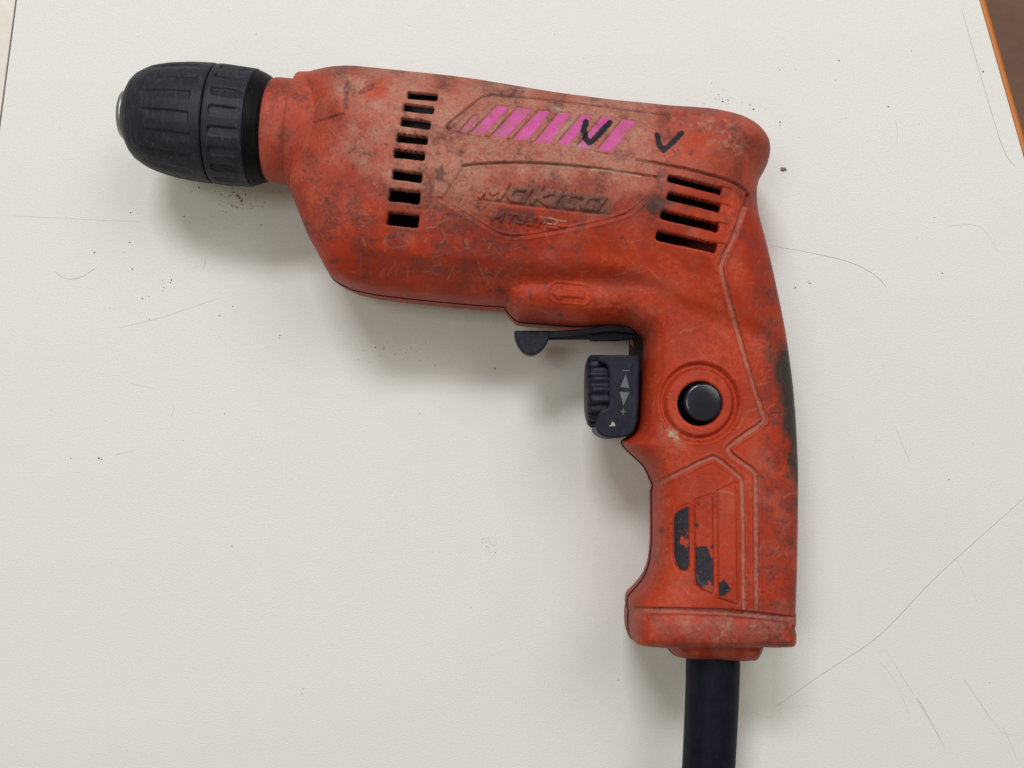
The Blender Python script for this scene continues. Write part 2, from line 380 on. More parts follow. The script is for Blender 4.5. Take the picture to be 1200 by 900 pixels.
# ------------------------------------------------------------------ the setting: floor and the tables
def table_material():
    m, nt, b = new_mat('white_laminate')
    tc = N(nt, 'ShaderNodeTexCoord').outputs['Object']
    c = mix(nt, noise(nt, 9, 3, .5, tc), (0.70, 0.695, 0.685), (0.735, 0.73, 0.722))
    c = mix(nt, mul(nt, ramp(nt, noise(nt, 2600, 3, .6, tc), .30, .75), .30), c, (0.58, 0.575, 0.56))
    c = mix(nt, mul(nt, ramp(nt, noise(nt, 32, 6, .7, tc, .4), .62, .85), .20), c, (0.55, 0.53, 0.49))
    nt.links.new(c, b.inputs['Base Color'])
    r = N(nt, 'ShaderNodeMapRange'); r.inputs['To Min'].default_value = .36; r.inputs['To Max'].default_value = .48
    nt.links.new(noise(nt, 14, 4, .6, tc), r.inputs['Value']); nt.links.new(r.outputs[0], b.inputs['Roughness'])
    b.inputs['Specular IOR Level'].default_value = .45
    bump(nt, b, noise(nt, 1700, 3, .65, tc), .9, .00022)
    return m
LAM = table_material()
LAM2 = simple('pinkish_white_laminate', (0.70, 0.65, 0.615), .5)
ORANGE = simple('orange_varnished_wood_edging', (0.50, 0.16, 0.028), .38)
CORE = simple('chipboard_core', (0.30, 0.20, 0.11), .8)
STEELP = simple('grey_painted_steel', (0.25, 0.25, 0.26), .5)

def tp(u, v):   # drawing units on the table plane (z = -ZM), as seen square-on
    x, y = unproj(u, v, -ZM); return ((x - 600) * S, (450 - y) * S)
def prism(name, pts, z0, z1, mat, parent=None, bev=0.0):
    n = len(pts); p0 = parent_origin(parent) if parent else (0, 0, 0)
    c = np.mean(np.array(pts), 0)
    def off(p, d): q = np.array(p) - c; return np.array(p) - q / np.linalg.norm(q) * d
    rings = [(0, z0), (0, z1)] if not bev else [(0, z0), (0, z1 - bev), (bev * .3, z1 - bev * .3), (bev, z1)]
    co = [(*off(p, d), z) for d, z in rings for p in pts]
    a2 = sum(pts[k][0] * pts[(k + 1) % n][1] - pts[(k + 1) % n][0] * pts[k][1] for k in range(n))
    f = []
    for r in range(len(rings) - 1):
        for k in range(n):
            a = r * n + k; b = r * n + (k + 1) % n; f.append((a, b, b + n, a + n))
    f.append(tuple(range((len(rings) - 1) * n, len(rings) * n))); f.append(tuple(range(n))[::-1])
    if a2 < 0: f = [q[::-1] for q in f]
    return mesh_obj(name, co, f, mat, parent, False)

# right edge of the table: the line through (1146,0) and (1200,190); left seam through (20,0) and (0,152)
eA = np.array(tp(1147.5, 0)); eB = np.array(tp(1200, 186)); ed = (eB - eA) / np.linalg.norm(eB - eA)
lA = np.array(tp(20, 0)); lB = np.array(tp(0, 152)); ld = (lB - lA) / np.linalg.norm(lB - lA)
tr, br = eA - ed * .22, eA + ed * .75
tl, bl = lA - ld * .22, lA + ld * .75
FLOORZ = -0.74
TABLE = empty('white_table', (float((tl[0] + tr[0]) / 2), float((tl[1] + bl[1]) / 2), FLOORZ))
props(TABLE, 'white laminate table with thin orange wooden edging, under the red drill', 'table')
prism('tabletop', [tuple(tl), tuple(bl), tuple(br), tuple(tr)], -.024, 0.0, LAM, TABLE)
nrm = np.array([-ed[1], ed[0]]); nrm = nrm if nrm[0] > 0 else -nrm
# rounded wooden lipping along the right edge
prof = [(0.0002, -.024), (0.0002, -.0006), (.0006, -.0001), (.0016, -.0002), (.0028, -.0010), (.0036, -.0028), (.0038, -.0055), (.0038, -.022), (.003, -.024)]
co = []; f = []
st = np.linspace(0, 1, 30)
for t in st:
    p = tr + (br - tr) * t
    for a, z in prof: q = p + nrm * a; co.append((q[0], q[1], z))
k = len(prof)
for i in range(len(st) - 1):
    for j in range(k - 1): f.append((i * k + j, i * k + j + 1, (i + 1) * k + j + 1, (i + 1) * k + j))
mesh_obj('edge_band', co, [q[::-1] for q in f], ORANGE, TABLE, True)
def leg(par, x, y):
    prism('leg', [(x - .02, y - .02), (x + .02, y - .02), (x + .02, y + .02), (x - .02, y + .02)], FLOORZ, -.024, STEELP, par)
for p, q in ((tl, (1, -1)), (bl, (1, 1)), (br, (-1, 1)), (tr, (-1, -1))): leg(TABLE, p[0] + q[0] * .06, p[1] + q[1] * .06)
nl = np.array([-ld[1], ld[0]]); nl = nl if nl[0] < 0 else -nl
T2 = empty('neighbouring_table', (float(tl[0] - .3), float((tl[1] + bl[1]) / 2), FLOORZ))
props(T2, 'pinkish white table strip beyond the thin dark seam at the top left corner', 'table')
g = .0009
prism('tabletop', [tuple(tl + nl * g), tuple(tl + nl * .5), tuple(bl + nl * .5), tuple(bl + nl * g)], -.024, -.0004, LAM2, T2)
for p, a in ((tl, -.06), (bl, .06)):
    leg(T2, (p + nl * .08)[0], p[1] + a); leg(T2, (p + nl * .44)[0], p[1] + a)

def floor_material():
    m, nt, b = new_mat('brown_floor')
    tc = N(nt, 'ShaderNodeTexCoord').outputs['Object']
    c = mix(nt, ramp(nt, noise(nt, 7, 5, .65, tc, .5), .3, .7), (0.135, 0.060, 0.036), (0.215, 0.105, 0.066))
    c = mix(nt, mul(nt, ramp(nt, noise(nt, 90, 5, .7, tc), .45, .75), .5), c, (0.09, 0.045, 0.03))
    nt.links.new(c, b.inputs['Base Color']); b.inputs['Roughness'].default_value = .5
    return m
FL = mesh_obj('floor', [(-3, -3, FLOORZ), (3, -3, FLOORZ), (3, 3, FLOORZ), (-3, 3, FLOORZ)], [(0, 1, 2, 3)], floor_material(), None, False)
props(FL, kind='structure')

# ------------------------------------------------------------------ the drill
ROOT = empty('power_drill', (0.045, 0.05, 0.0))
props(ROOT, 'worn red corded power drill with black keyless chuck lying on the white table', 'drill')

BODY = [(353, 100), (357, 93), (367, 88), (391, 82.5), (415, 81.5), (437, 83.5), (490, 89), (547, 95), (600, 104), (640, 111), (710, 120.5), (747, 124), (780, 127.5), (807, 129), (833, 131), (858, 136.5),
        (871, 141.5), (883.5, 149), (892, 157.5), (898.5, 167), (901, 177), (900, 188), (895, 199), (888, 211), (885.5, 224), (885, 234), (886, 246), (889, 262), (894, 282), (901, 312), (908, 345), (914, 385),
        (916, 420), (870, 428), (820, 413), (775, 395), (740, 373), (700, 361), (640, 361), (586, 360), (496, 352), (421, 343), (394, 330.5), (388, 324), (378, 304), (366, 283), (359, 265), (351, 245), (344, 228)]
HANDLE = [(700, 340), (720, 372), (734, 382), (743, 389), (751.5, 394.5), (753.5, 399), (753, 417), (751, 440), (749.5, 465), (748, 487), (746.5, 500), (742, 508), (733, 514), (729, 516), (728.5, 520), (733, 526), (744, 536), (755, 546), (760, 556),
          (763, 564), (765.5, 569), (763.5, 574), (763.5, 590), (764, 629), (763.5, 640), (761, 661), (754.6, 677), (744, 690), (736, 698), (735, 704), (735, 711), (737, 714.5), (736, 719), (736, 740), (738.5, 747), (744, 751), (778, 753.5),
          (860, 752.5), (913, 752.5), (919, 750.5), (922, 745), (922.5, 732), (920, 727), (924.5, 721), (927, 664), (928.5, 611), (929, 553), (926.5, 498), (923, 454), (917.5, 413), (911, 372), (900, 323), (891, 285), (883, 258), (877, 236), (860, 240), (780, 300)]
BOSS = [(591, 340), (590.5, 361), (598, 369), (603, 375), (608, 377.5), (640, 380), (680, 383), (700, 381.5), (734, 382), (775, 400), (790, 350), (740, 318), (610, 322)]
STRAIN = [(770, 740), (778, 753), (788, 766), (796, 770), (840, 772.5), (880, 773.5), (886, 770), (892, 758), (898, 740)]
PB = smooth_poly(BODY, 1); PH = smooth_poly(HANDLE, 1); PO = smooth_poly(BOSS, 1); PS = smooth_poly(STRAIN, 1)

def prof_eval(d, pts):
    p = np.array(pts, float); return np.interp(d, p[:, 0], p[:, 1])
TOPP = [(-1, 0), (0, 0), (1.5, 15), (5, 30), (12, 47), (24, 66), (42, 84), (66, 98), (92, 105.5), (118, 108), (400, 108)]
BOTP = [(-1, 0), (0, 0), (1.2, 22), (3.5, 33), (7, 40), (22, 59), (36, 78), (40, 81.5), (60, 88.5), (85, 98), (106, 105), (124, 108), (400, 108)]
HANP = [(-1, 0), (0, 0), (1.0, 22), (3.5, 41), (9, 55), (17, 64), (28, 69), (42, 72.5), (60, 74.5), (85, 76), (400, 76)]
FOOTP = [(-1, 0), (0, 0), (1.2, 34), (3.5, 53), (8, 66), (14, 73), (22, 75.5), (30, 76), (400, 76)]
LEFTP = [(-1, 0), (0, 0), (1.0, 34), (4, 52), (10, 64), (20, 74), (36, 84), (60, 95), (95, 105), (124, 108), (400, 108)]
def smax(a, b, k):
    h = np.clip(.5 + .5 * (a - b) / k, 0, 1); return b * (1 - h) + a * h + k * h * (1 - h)

def blur(h, n):
    for _ in range(n):
        h = h.copy(); h[1:-1] = .25 * h[:-2] + .5 * h[1:-1] + .25 * h[2:]; h[:, 1:-1] = .25 * h[:, :-2] + .5 * h[:, 1:-1] + .25 * h[:, 2:]
    return h
X0, Y0, X1, Y1 = 332.0, 66.0, 944.0, 784.0
def coarse():
    st = 2.0; xs = np.arange(X0, X1 + st, st); ys = np.arange(Y0, Y1 + st, st); gx, gy = np.meshgrid(xs, ys)
    return st, gx, gy, [sdf(gx, gy, p) for p in (PB, PH, PO, PS)]
ST, CGX, CGY, CS = coarse()
def upsample(f, gx, gy):
    x = (gx - X0) / ST; y = (gy - Y0) / ST; i = np.clip(np.floor(x).astype(int), 0, f.shape[1] - 2); j = np.clip(np.floor(y).astype(int), 0, f.shape[0] - 2)
    a = x - i; b = y - j
    return (f[j, i] * (1 - a) + f[j, i + 1] * a) * (1 - b) + (f[j + 1, i] * (1 - a) + f[j + 1, i + 1] * a) * b
def heights(gx, gy, d):
    dB, dH, dO, dS = d
    wt = sstep(30, -30, gy - (205 + (gx - 500) * .11)); wt = np.maximum(wt, sstep(820, 880, gx))
    hb = prof_eval(dB, TOPP) * wt + prof_eval(dB, BOTP) * (1 - wt)
    wl = sstep(470, 400, gx) * (1 - wt); hb = hb * (1 - wl) + (prof_eval(dB, LEFTP)) * wl
    sc = 1.0 + .10 * sstep(600, 740, gy)
    ft = sstep(708, 720, gy)
    hh = prof_eval(dH, HANP) * sc * (1 - ft) + prof_eval(dH, FOOTP) * sc * ft
    ho = prof_eval(dO, [(-1, 0), (0, 0), (1, 18), (3, 30), (8, 44), (15, 54), (24, 59.5), (400, 60.5)])
    hs = prof_eval(dS, [(-1, 0), (0, 0), (1, 14), (4, 28), (10, 42), (20, 52), (400, 56)])
    h = smax(hb, hh, 11); h = smax(h, ho, 9)
    base = (hb <= 0) & (hh <= 0) & (ho <= 0); h = np.where(base, 0, h)
    h = np.maximum(h, hs)
    return h

CH_BLUR = blur(heights(CGX, CGY, CS), 5)
def slot_sdf(u, v, a, b, th, r):
    a = np.array(a, float); b = np.array(b, float); L = np.linalg.norm(b - a); e = (b - a) / L
    c = (a + b) / 2; x = (u - c[0]) * e[0] + (v - c[1]) * e[1]; y = -(u - c[0]) * e[1] + (v - c[1]) * e[0]
    qx = np.abs(x) - L / 2 + r; qy = np.abs(y) - th / 2 + r
    return -(np.hypot(np.maximum(qx, 0), np.maximum(qy, 0)) + np.minimum(np.maximum(qx, qy), 0) - r)   # positive inside
SLOTS = [((477, 110.5), (513, 114), 9, 2.5), ((472.5, 125), (508.5, 129), 9.5, 2.5), ((469, 142), (504.5, 146.5), 10.5, 2.5), ((464.5, 160.8), (501, 164.8), 10, 2.5), ((461, 179), (498, 183.3), 10.5, 2.5),
         ((459.5, 203.5), (494.5, 208.5), 12, 2.5), ((455.3, 227.5), (492.3, 232), 15, 2.5), ((453.6, 255), (490.6, 259.5), 15.5, 2.5),
         ((782.5, 208), (846.5, 224), 9, 3), ((782, 228.5), (845, 244), 10, 3), ((774, 250.5), (843, 267), 11, 3.5), ((769, 275), (840.5, 291), 12, 3.5)]
Z3 = lambda x, y: (500 + x / 4.286, 80 + y / 4.286)
STRIPES = [[Z3(*p) for p in q] for q in (
    [(165, 312), (232, 232), (262, 232), (200, 322)], [(215, 322), (352, 182), (420, 188), (287, 332)], [(320, 338), (452, 192), (540, 200), (397, 350)], [(428, 352), (560, 205), (625, 210), (512, 360)], [(540, 366), (662, 218), (728, 222), (622, 376)],
    [(650, 378), (775, 228), (838, 232), (716, 390)], [(748, 394), (880, 238), (937, 245), (812, 405)], [(855, 405), (985, 250), (1058, 262), (932, 418)])]
LINES = [  # moulded grooves: points, half width, depth
    ([(526, 152), (524, 148), (530, 141), (565, 113), (577, 110.5), (650, 117), (700, 123.5), (747, 130), (790, 135.5), (822, 133)], 1.3, 2.6),
    ([(524, 149), (537, 157), (600, 164), (663, 172), (720, 182)], 1.2, 1.8),
    ([(747, 187), (800, 197), (840, 207), (862, 215), (873, 223), (876, 229)], 1.5, 3.2),
    ([(876, 229), (872, 244), (862, 273), (847, 304), (844, 314), (856, 357), (872, 416), (886, 461), (896, 490), (895, 495), (855, 522), (853, 527), (857, 534), (883, 551), (886, 558), (887, 718)], 2.6, 3.4),
    ([(766, 569), (800, 552), (833, 536), (839, 536), (867, 558), (870, 564), (872, 718)], 2.4, 3.2),
    ([(542, 194), (586, 190), (640, 191.5), (691, 196), (754, 206), (768, 207)], 1.2, 3.0),
    ([(768, 208), (766, 220), (757, 234), (733, 254), (663, 269.5), (593, 281), (555, 257), (514, 232)], 1.1, 1.6),
    ([(364, 146), (385, 139), (402, 134)], 1.0, 1.5)]
LETTERS = [  # strokes of the moulded wordmark: local x along the line, y up, in letter units (x-height 1)
    [(0, 0), (0, 1.3), (.55, .35), (1.1, 1.3), (1.1, 0)],
    [(2.55, 1), (1.75, 1), (1.6, .75), (1.6, .2), (1.8, 0), (2.3, 0), (2.5, .25)], [(2.55, 1), (2.5, 0)],
    [(3.05, 0), (3.05, 1.4)], [(3.85, 1), (3.1, .5), (3.9, 0)],
    [(4.35, 0), (4.35, .95)], [(4.35, 1.28), (4.38, 1.36)],
    [(4.95, 1.35), (4.95, .2), (5.1, 0), (5.45, 0)], [(4.7, .98), (5.5, .98)],
    [(6.9, 1), (6.1, 1), (5.95, .75), (5.95, .2), (6.15, 0), (6.6, 0), (6.85, .25)], [(6.9, 1), (6.85, 0)]]
LET2 = [[(0, 0), (.1, 1), (.5, .4), (.9, 1), (1, 0)], [(1.9, 0), (1.9, 1)], [(1.4, 1), (2.5, 1)], [(3.4, .95), (2.8, .9), (2.85, .55), (3.4, .45), (3.35, .05), (2.75, .05)], [(4.6, .85), (3.9, .5), (4.5, .45)], [(3.95, .05), (4.6, .1)], [(5.1, .0), (5.1, .6), (5.8, .65)], [(6.2, .4), (7.9, .42)], [(6.3, .0), (7.2, .05)]]
def text_strokes(strokes, org, sx, sy, ang, shear):
    out = []
    for s_ in strokes:
        q = []
        for x, y in s_:
            X = x * sx + y * sy * shear; Yv = -y * sy
            q.append((org[0] + X * math.cos(ang) - Yv * math.sin(ang), org[1] + X * math.sin(ang) + Yv * math.cos(ang)))
        out.append(q)
    return out
TXT1 = text_strokes(LETTERS, (563, 230), 20.0, 14.5, .113, .45)
TXT2 = text_strokes(LET2, (577, 257), 10.5, 9.5, .14, .30)

def cut_field(u, v):
    cut = 26.8 - np.hypot(u - 820.5, v - 473)
    for a, b2, th, rr in SLOTS:
        cut = np.maximum(cut, slot_sdf(u, v, a, b2, th, rr) + (vnoise(u, v, 9, 71) - .5) * .7 + .3)
    return cut
def details(u, v, h):
    dz = np.zeros_like(u); low = np.zeros_like(u)
    def box(p, m): p = np.array(p); return (u > p[:, 0].min() - m) & (u < p[:, 0].max() + m) & (v > p[:, 1].min() - m) & (v < p[:, 1].max() + m)
    # recessed fields: stripe panel, wordmark panel
    panel = [(526, 151), (566, 114), (577, 111.5), (650, 118), (747, 131), (790, 136.5), (792, 160), (760, 188), (663, 172.5), (537, 157.5)]
    b = box(panel, 8); dz[b] -= 2.0 * sstep(-1, 3, sdf(u[b], v[b], panel))
    for q in STRIPES:
        b = box(q, 6); s_ = sdf(u[b], v[b], q); dz[b] -= 1.6 * sstep(-1.0, 1.0, s_)
        dz[b] += 1.3 * np.exp(-((s_ + 1.6) / 1.0) ** 2)
    pan2 = [(542, 194), (586, 190.5), (640, 192), (691, 196.5), (754, 206.5), (768, 208), (766, 220), (757, 234), (733, 254), (663, 269.5), (593, 281), (555, 257), (516, 233)]
    b = box(pan2, 8); dz[b] -= 2.2 * sstep(-.5, 2.5, sdf(u[b], v[b], pan2))
    for p, w, dep in LINES:
        p = smooth_poly(p, 2, False); b = box(p, 10); d = seg_dist(u[b], v[b], p)
        wob = (vnoise(u[b], v[b], 7, 19) - .5) * .5 * w
        dz[b] -= dep * sstep(w + 1.0, w - .8, d + wob); dz[b] += .6 * np.exp(-((d - w - 2.2) / 1.2) ** 2)
    # worn raised letters
    for strokes, w, hh in ((TXT1, 2.7, 3.3), (TXT2, 1.7, 2.6)):
        m = np.zeros_like(u)
        for p in strokes:
            b = box(p, 8); m[b] = np.maximum(m[b], sstep(w + .9, w - .9, seg_dist(u[b], v[b], p) + (vnoise(u[b], v[b], 3, 61) - .5) * 1.7))
        wn = .40 + .75 * vnoise(u, v, 11, 65)
        dz += hh * m * wn
    b = box([(560, 210), (725, 252)], 0); lx = (u - 560); base_y = 234 + lx * .113
    dz -= np.where(b, 2.0 * np.exp(-((v - base_y) / 1.6) ** 2) * sstep(560, 572, u) * sstep(722, 712, u) * (.3 + vnoise(u, v, 8, 64)), 0)
    # direction arrow on the trigger boss
    cap = slot_sdf(u, v, (643, 341.5), (693, 346.5), 25, 11)
    dz += 1.2 * np.exp(-((cap - .5) / 1.2) ** 2)
    arrow = [(646, 344), (658, 334.5), (658.5, 339.5), (686, 342), (685, 350), (658, 348), (657.5, 354)]
    b = box(arrow, 6); s_ = sdf(u[b], v[b], arrow); dz[b] += 2.2 * sstep(-.5, 1.0, s_)
    # step that ends the handle, above the foot
    foot = [(730, 715.5), (800, 716.5), (850, 718), (890, 722), (935, 727)]
    d = seg_dist(u, v, foot); dz -= 7.0 * sstep(5.2, 2.6, d)
    # bars in the handle
    for q in BARS:
        b = box(q, 8); s_ = sdf(u[b], v[b], q); dz[b] += 1.5 * sstep(-.7, .9, s_); dz[b] -= 1.3 * np.exp(-((s_ + 2.0) / 1.2) ** 2)
    # button dish and collar
    r = np.hypot(u - 819.5, v - 471.5)
    dz -= 5.0 * sstep(48.5, 43.5, r); dz += 6.0 * sstep(42.5, 37.0, r); dz += .8 * np.exp(-((r - 49.5) / 1.5) ** 2)
    # shallow run-outs beyond the rear vents
    for (a, b2, th, rr) in SLOTS[8:]:
        e = np.array(b2) - np.array(a); e = e / np.linalg.norm(e)
        s_ = slot_sdf(u, v, np.array(b2) - e * 8, np.array(b2) + e * 13, th + 3, 6); dz -= 2.0 * sstep(-1, 1.5, s_)
    cut = cut_field(u, v)
    dz -= 1.0 * np.exp(-(np.minimum(cut, 0) / 1.2) ** 2) * (cut < 1)     # softened lips
    sink = 8.0 * sstep(-.1, .9, cut)
    # skin unevenness, dents
    dz += (fbm(u, v, 60, 201, 3) - .5) * 2.0 + (fbm(u, v, 10, 211, 3) - .5) * .55
    nk = vnoise(u, v, 5.0, 221); dz -= 1.0 * sstep(.86, .97, nk) * sstep(.45, .6, fbm(u, v, 80, 3))
    return dz, sink, cut

def shell(step, lower=False):
    xs = np.arange(X0, X1, step); ys = np.arange(Y0, Y1, step); gx, gy = np.meshgrid(xs, ys)
    d = [upsample(f, gx, gy) for f in CS]
    if lower:
        d[1] = d[1] + 10 * blob(gx, gy, 745, 404, 18, 12)
        d = [q + .9 for q in d]
    h = heights(gx, gy, d)
    un = np.maximum.reduce(d)
    n = max(1, int(round(2.0 / step)))
    hb_ = blur(h, n * 2); w = sstep(1.5, 6, un); h = h * (1 - w) + hb_ * w
    w = sstep(7, 26, un); h = h * (1 - w) + upsample(CH_BLUR, gx, gy) * w
    ins = un > 0
    cell = ins[:-1, :-1] | ins[1:, :-1] | ins[:-1, 1:] | ins[1:, 1:]
    gyy, gxx = np.gradient(un, step); gn = np.hypot(gxx, gyy) + 1e-6
    out = un <= 0
    k = np.where(out, -un, 0)
    px = gx + gxx / gn * k; py = gy + gyy / gn * k
    # second pass so that the rim sits on the outline
    return gx, gy, px, py, h, un, cell, out

# ---- upper half shell
gx, gy, px, py, h, un, cell, out = shell(0.8)
u, v = proj(px, py, h)
used = np.zeros_like(out); used[:-1, :-1] |= cell; used[1:, :-1] |= cell; used[:-1, 1:] |= cell; used[1:, 1:] |= cell
idx = -np.ones(out.shape, int); idx[used] = np.arange(used.sum())
uu, vv, hh, PX, PY, UN, OUT = u[used], v[used], h[used], px[used], py[used], un[used], out[used]
dz, sink, cut = details(uu, vv, hh)
gu = (cut_field(uu + .2, vv) - cut_field(uu - .2, vv)) / .4; gv = (cut_field(uu, vv + .2) - cut_field(uu, vv - .2)) / .4
g2 = gu * gu + gv * gv + 1e-6
rim = np.abs(cut) <= .62; inn = (cut > .62) & (cut < 1.9)
mv = np.where(rim, -cut, np.where(inn, 1.0 - cut, 0)) / g2
PX = PX + gu * mv; PY = PY + gv * mv
sink = np.where(cut > .62, 8.0, 0.0)
edge = sstep(0, 5, UN)
zz = hh + dz * edge - sink
zz = np.where(OUT, 1.2, np.maximum(zz, 1.2))
AT = dirt(uu, vv)
fd = np.zeros_like(uu); b = (uu > 525) & (uu < 755) & (vv > 110) & (vv < 185)
se = np.full(b.sum(), -9.0)
for q in STRIPES: se = np.maximum(se, sdf(uu[b], vv[b], q))
fd[b] = np.maximum(.85 * sstep(2.6, .3, se + (vnoise(uu[b], vv[b], 5, 311) - .5) * 3), np.maximum(.75 * sstep(575, 550, uu[b]), .6 * sstep(.62, .74, fbm(uu[b], vv[b], 12, 313, 3))))
AT['faded'] = fd
AT['grime_seam_dark'] = np.maximum(AT['grime_seam_dark'], .5 * sstep(6, 2, zz))      # darkness of the seam gap painted into the rim colour
co = np.stack([(PX - 600) * S, (450 - PY) * S, (zz + ZM) * S], 1)
jj, ii = np.nonzero(cell)
F = np.stack([idx[jj, ii], idx[jj + 1, ii], idx[jj + 1, ii + 1], idx[jj, ii + 1]], 1)
# faces at the bottom of the openings are left out: the vents and the button hole are real holes
F = F[(cut[F].min(1) <= .62)]
fu, fv = uu[F].mean(1), vv[F].mean(1)
owner = np.zeros(len(F), int)
for k, q in enumerate(STRIPES):
    b = (fu > 535) & (fu < 750) & (fv > 115) & (fv < 182); t = np.zeros(len(F), bool)
    t[b] = sdf(fu[b], fv[b], q) + (vnoise(fu[b], fv[b], 3, 301) - .5) * 1.4 > .1
    owner[t] = k + 1
lm = np.full(len(F), 1e3); b = (fu > 550) & (fu < 735) & (fv > 195) & (fv < 270)
t1 = np.full(b.sum(), 1e3)
for p in TXT1: t1 = np.minimum(t1, seg_dist(fu[b], fv[b], p) - 3.4)
t2 = np.full(b.sum(), 1e3)
for p in TXT2: t2 = np.minimum(t2, seg_dist(fu[b], fv[b], p) - 2.3)
ob = owner[b]; ob[(t1 < 0)] = 20; ob[(t2 < 0) & (t1 >= 0)] = 21; owner[b] = ob
def sub(name, sel, mat, parent):
    f = F[sel]; ids, inv = np.unique(f, return_inverse=True); f = inv.reshape(f.shape)
    return mesh_obj(name, co[ids], f, mat, parent, True, {k: a[ids] for k, a in AT.items()})
HOUSING = sub('housing', owner == 0, RED, ROOT)
for k in range(len(STRIPES)):
    sub('painted_stripe', owner == k + 1, PINK, HOUSING)        # the first one is nearly rubbed away
sub('raised_lettering', owner == 20, RED, HOUSING); sub('raised_lettering', owner == 21, RED, HOUSING)

# ---- lower half shell
gx, gy, px, py, h, un, cell, out = shell(1.6, True)
used = np.zeros_like(out); used[:-1, :-1] |= cell; used[1:, :-1] |= cell; used[:-1, 1:] |= cell; used[1:, 1:] |= cell
idx = -np.ones(out.shape, int); idx[used] = np.arange(used.sum())
dB = upsample(CS[0], gx, gy); dO = upsample(CS[2], gx, gy)
wall = prof_eval(un, [(-1, 0), (0, 0), (.5, 40), (2.5, 58), (8, 66), (30, 68), (400, 68)]) * sstep(40, 20, gy - 370 - 40 * sstep(640, 760, gx))
h2 = np.where(un > 0, np.maximum(h, wall), 0)[used]
foot = sstep(660, 720, gy)[used]; h2 = h2 * (1 + .28 * foot)
h2 = np.minimum(h2, ZM - .25)
OUT = out[used]
z2 = np.where(OUT, -1.2, -np.maximum(h2, 1.2))
co2 = np.stack([(px[used] - 600) * S, (450 - py[used]) * S, (z2 + ZM) * S], 1)
jj, ii = np.nonzero(cell)
F2 = np.stack([idx[jj, ii], idx[jj, ii + 1], idx[jj + 1, ii + 1], idx[jj + 1, ii]], 1)
A2 = dirt(*proj(px[used], py[used], z2)); A2['wear'] *= .4
mesh_obj('lower_shell', co2, F2, RED, ROOT, True, A2)

# ---- nose of the gear case
revolve('nose_ring', [(14, 20), (15.5, 50), (16, 55.5), (17.5, 57.6), (21, 59.4), (27, 60.0), (44, 60.2), (46.4, 60.2), (46.8, 66), (48, 68.4), (54, 69.2), (62, 70.2), (72, 72.0), (84, 74.5), (96, 76.0), (140, 76.0), (150, 40)], RED, ROOT, 260, red=True, ns=240)

# ---- chuck
def ridges(s, ph, R):
    """ratchet flutes of the front sleeve: a sharp edge that ramps out again"""
    out_ = np.zeros_like(s); n = 18
    for k in range(n):
        c = math.radians(96 + 20 * k); dp = (ph - c + np.pi) % (2 * np.pi) - np.pi
        arc = dp * 64                                        # positive towards the handle side
        e0 = -112 + 4 * math.sin(k * 2.1); e1 = -60 + 3 * math.sin(k * 1.3)
        inn = sstep(e0 - 10, e0 + 8, s) * sstep(e1 + 1.2, e1 - 1.2, s)
        out_ -= (1.9 + .5 * math.sin(k * 3.7)) * inn * sstep(-1.2, .6, arc) * sstep(12.5, 1.0, arc)
    out_ += .5 * (vnoise(s + 400, ph * 40, 6, 401) - .5)
    return out_
def notches(s, ph, R):
    out_ = np.zeros_like(s); n = 19
    for k in range(n):
        c = math.radians(92 + 360 / n * k); dp = (ph - c + np.pi) % (2 * np.pi) - np.pi
        arc = dp * 67; q = slot_sdf(s, arc, (-38, 0), (-1, 0), 11, 4) + .8 * (vnoise(s + 300, ph * 67, 7, 402) - .5)
        out_ -= 2.7 * sstep(-.8, 1.4, q) * (.35 + .65 * sstep(6, -4, arc)) * sstep(2, -14, s)
    out_ += .4 * (vnoise(s + 400, ph * 40, 6, 403) - .5)
    return out_
CH = revolve('chuck_front_sleeve', [(-150, 20), (-150.6, 27), (-149.8, 30), (-146, 38), (-142, 44.5), (-136.5, 50), (-128, 55.2), (-119.5, 59.0), (-111, 61.6), (-100, 64), (-90, 65.6), (-75, 67.2), (-60, 68.0), (-50, 68.2), (-48, 67.8), (-47, 66.6), (-46.6, 60)], BLACK_CHUCK, ROOT, 480, disp=lambda s, p, R: ridges(s, p, R) * (R > 50) * sstep(-46.8, -52, s), ns=320)
CR = revolve('chuck_rear_sleeve', [(-46, 60), (-45.8, 66.6), (-44.9, 67.8), (-43, 68.3), (-30, 68.5), (-10, 67.6), (-3, 67.2), (-.6, 66.9), (.2, 66.0), (.4, 60)], BLACK_CHUCK, ROOT, 480, disp=lambda s, p, R: notches(s, p, R) * sstep(-45.5, -41, s) * sstep(0, -2, s), ns=240)
revolve('chuck_back_ring', [(.3, 60), (.5, 65.6), (1.5, 65.6), (7, 63.8), (14, 60.6), (18.5, 56.5), (20.5, 51), (20.6, 44), (13, 40), (13, 20)], RING_BLACK, CR, 240, ns=120)
revolve('chuck_nose', [(-140, 8), (-155, 9), (-157.0, 14), (-156.8, 23), (-155.4, 27), (-152, 28.9), (-145, 28.9)], STEEL, CH, 120, ns=60)
revolve('spindle', [(-20, 20), (16, 20), (16, 25), (40, 25)], STEEL, ROOT, 64, ns=60)

# ---- motor inside, behind the vents
revolve('motor', [(130, 10), (132, 60), (136, 70), (400, 70), (520, 68), (540, 10)], DARK, ROOT, 64)

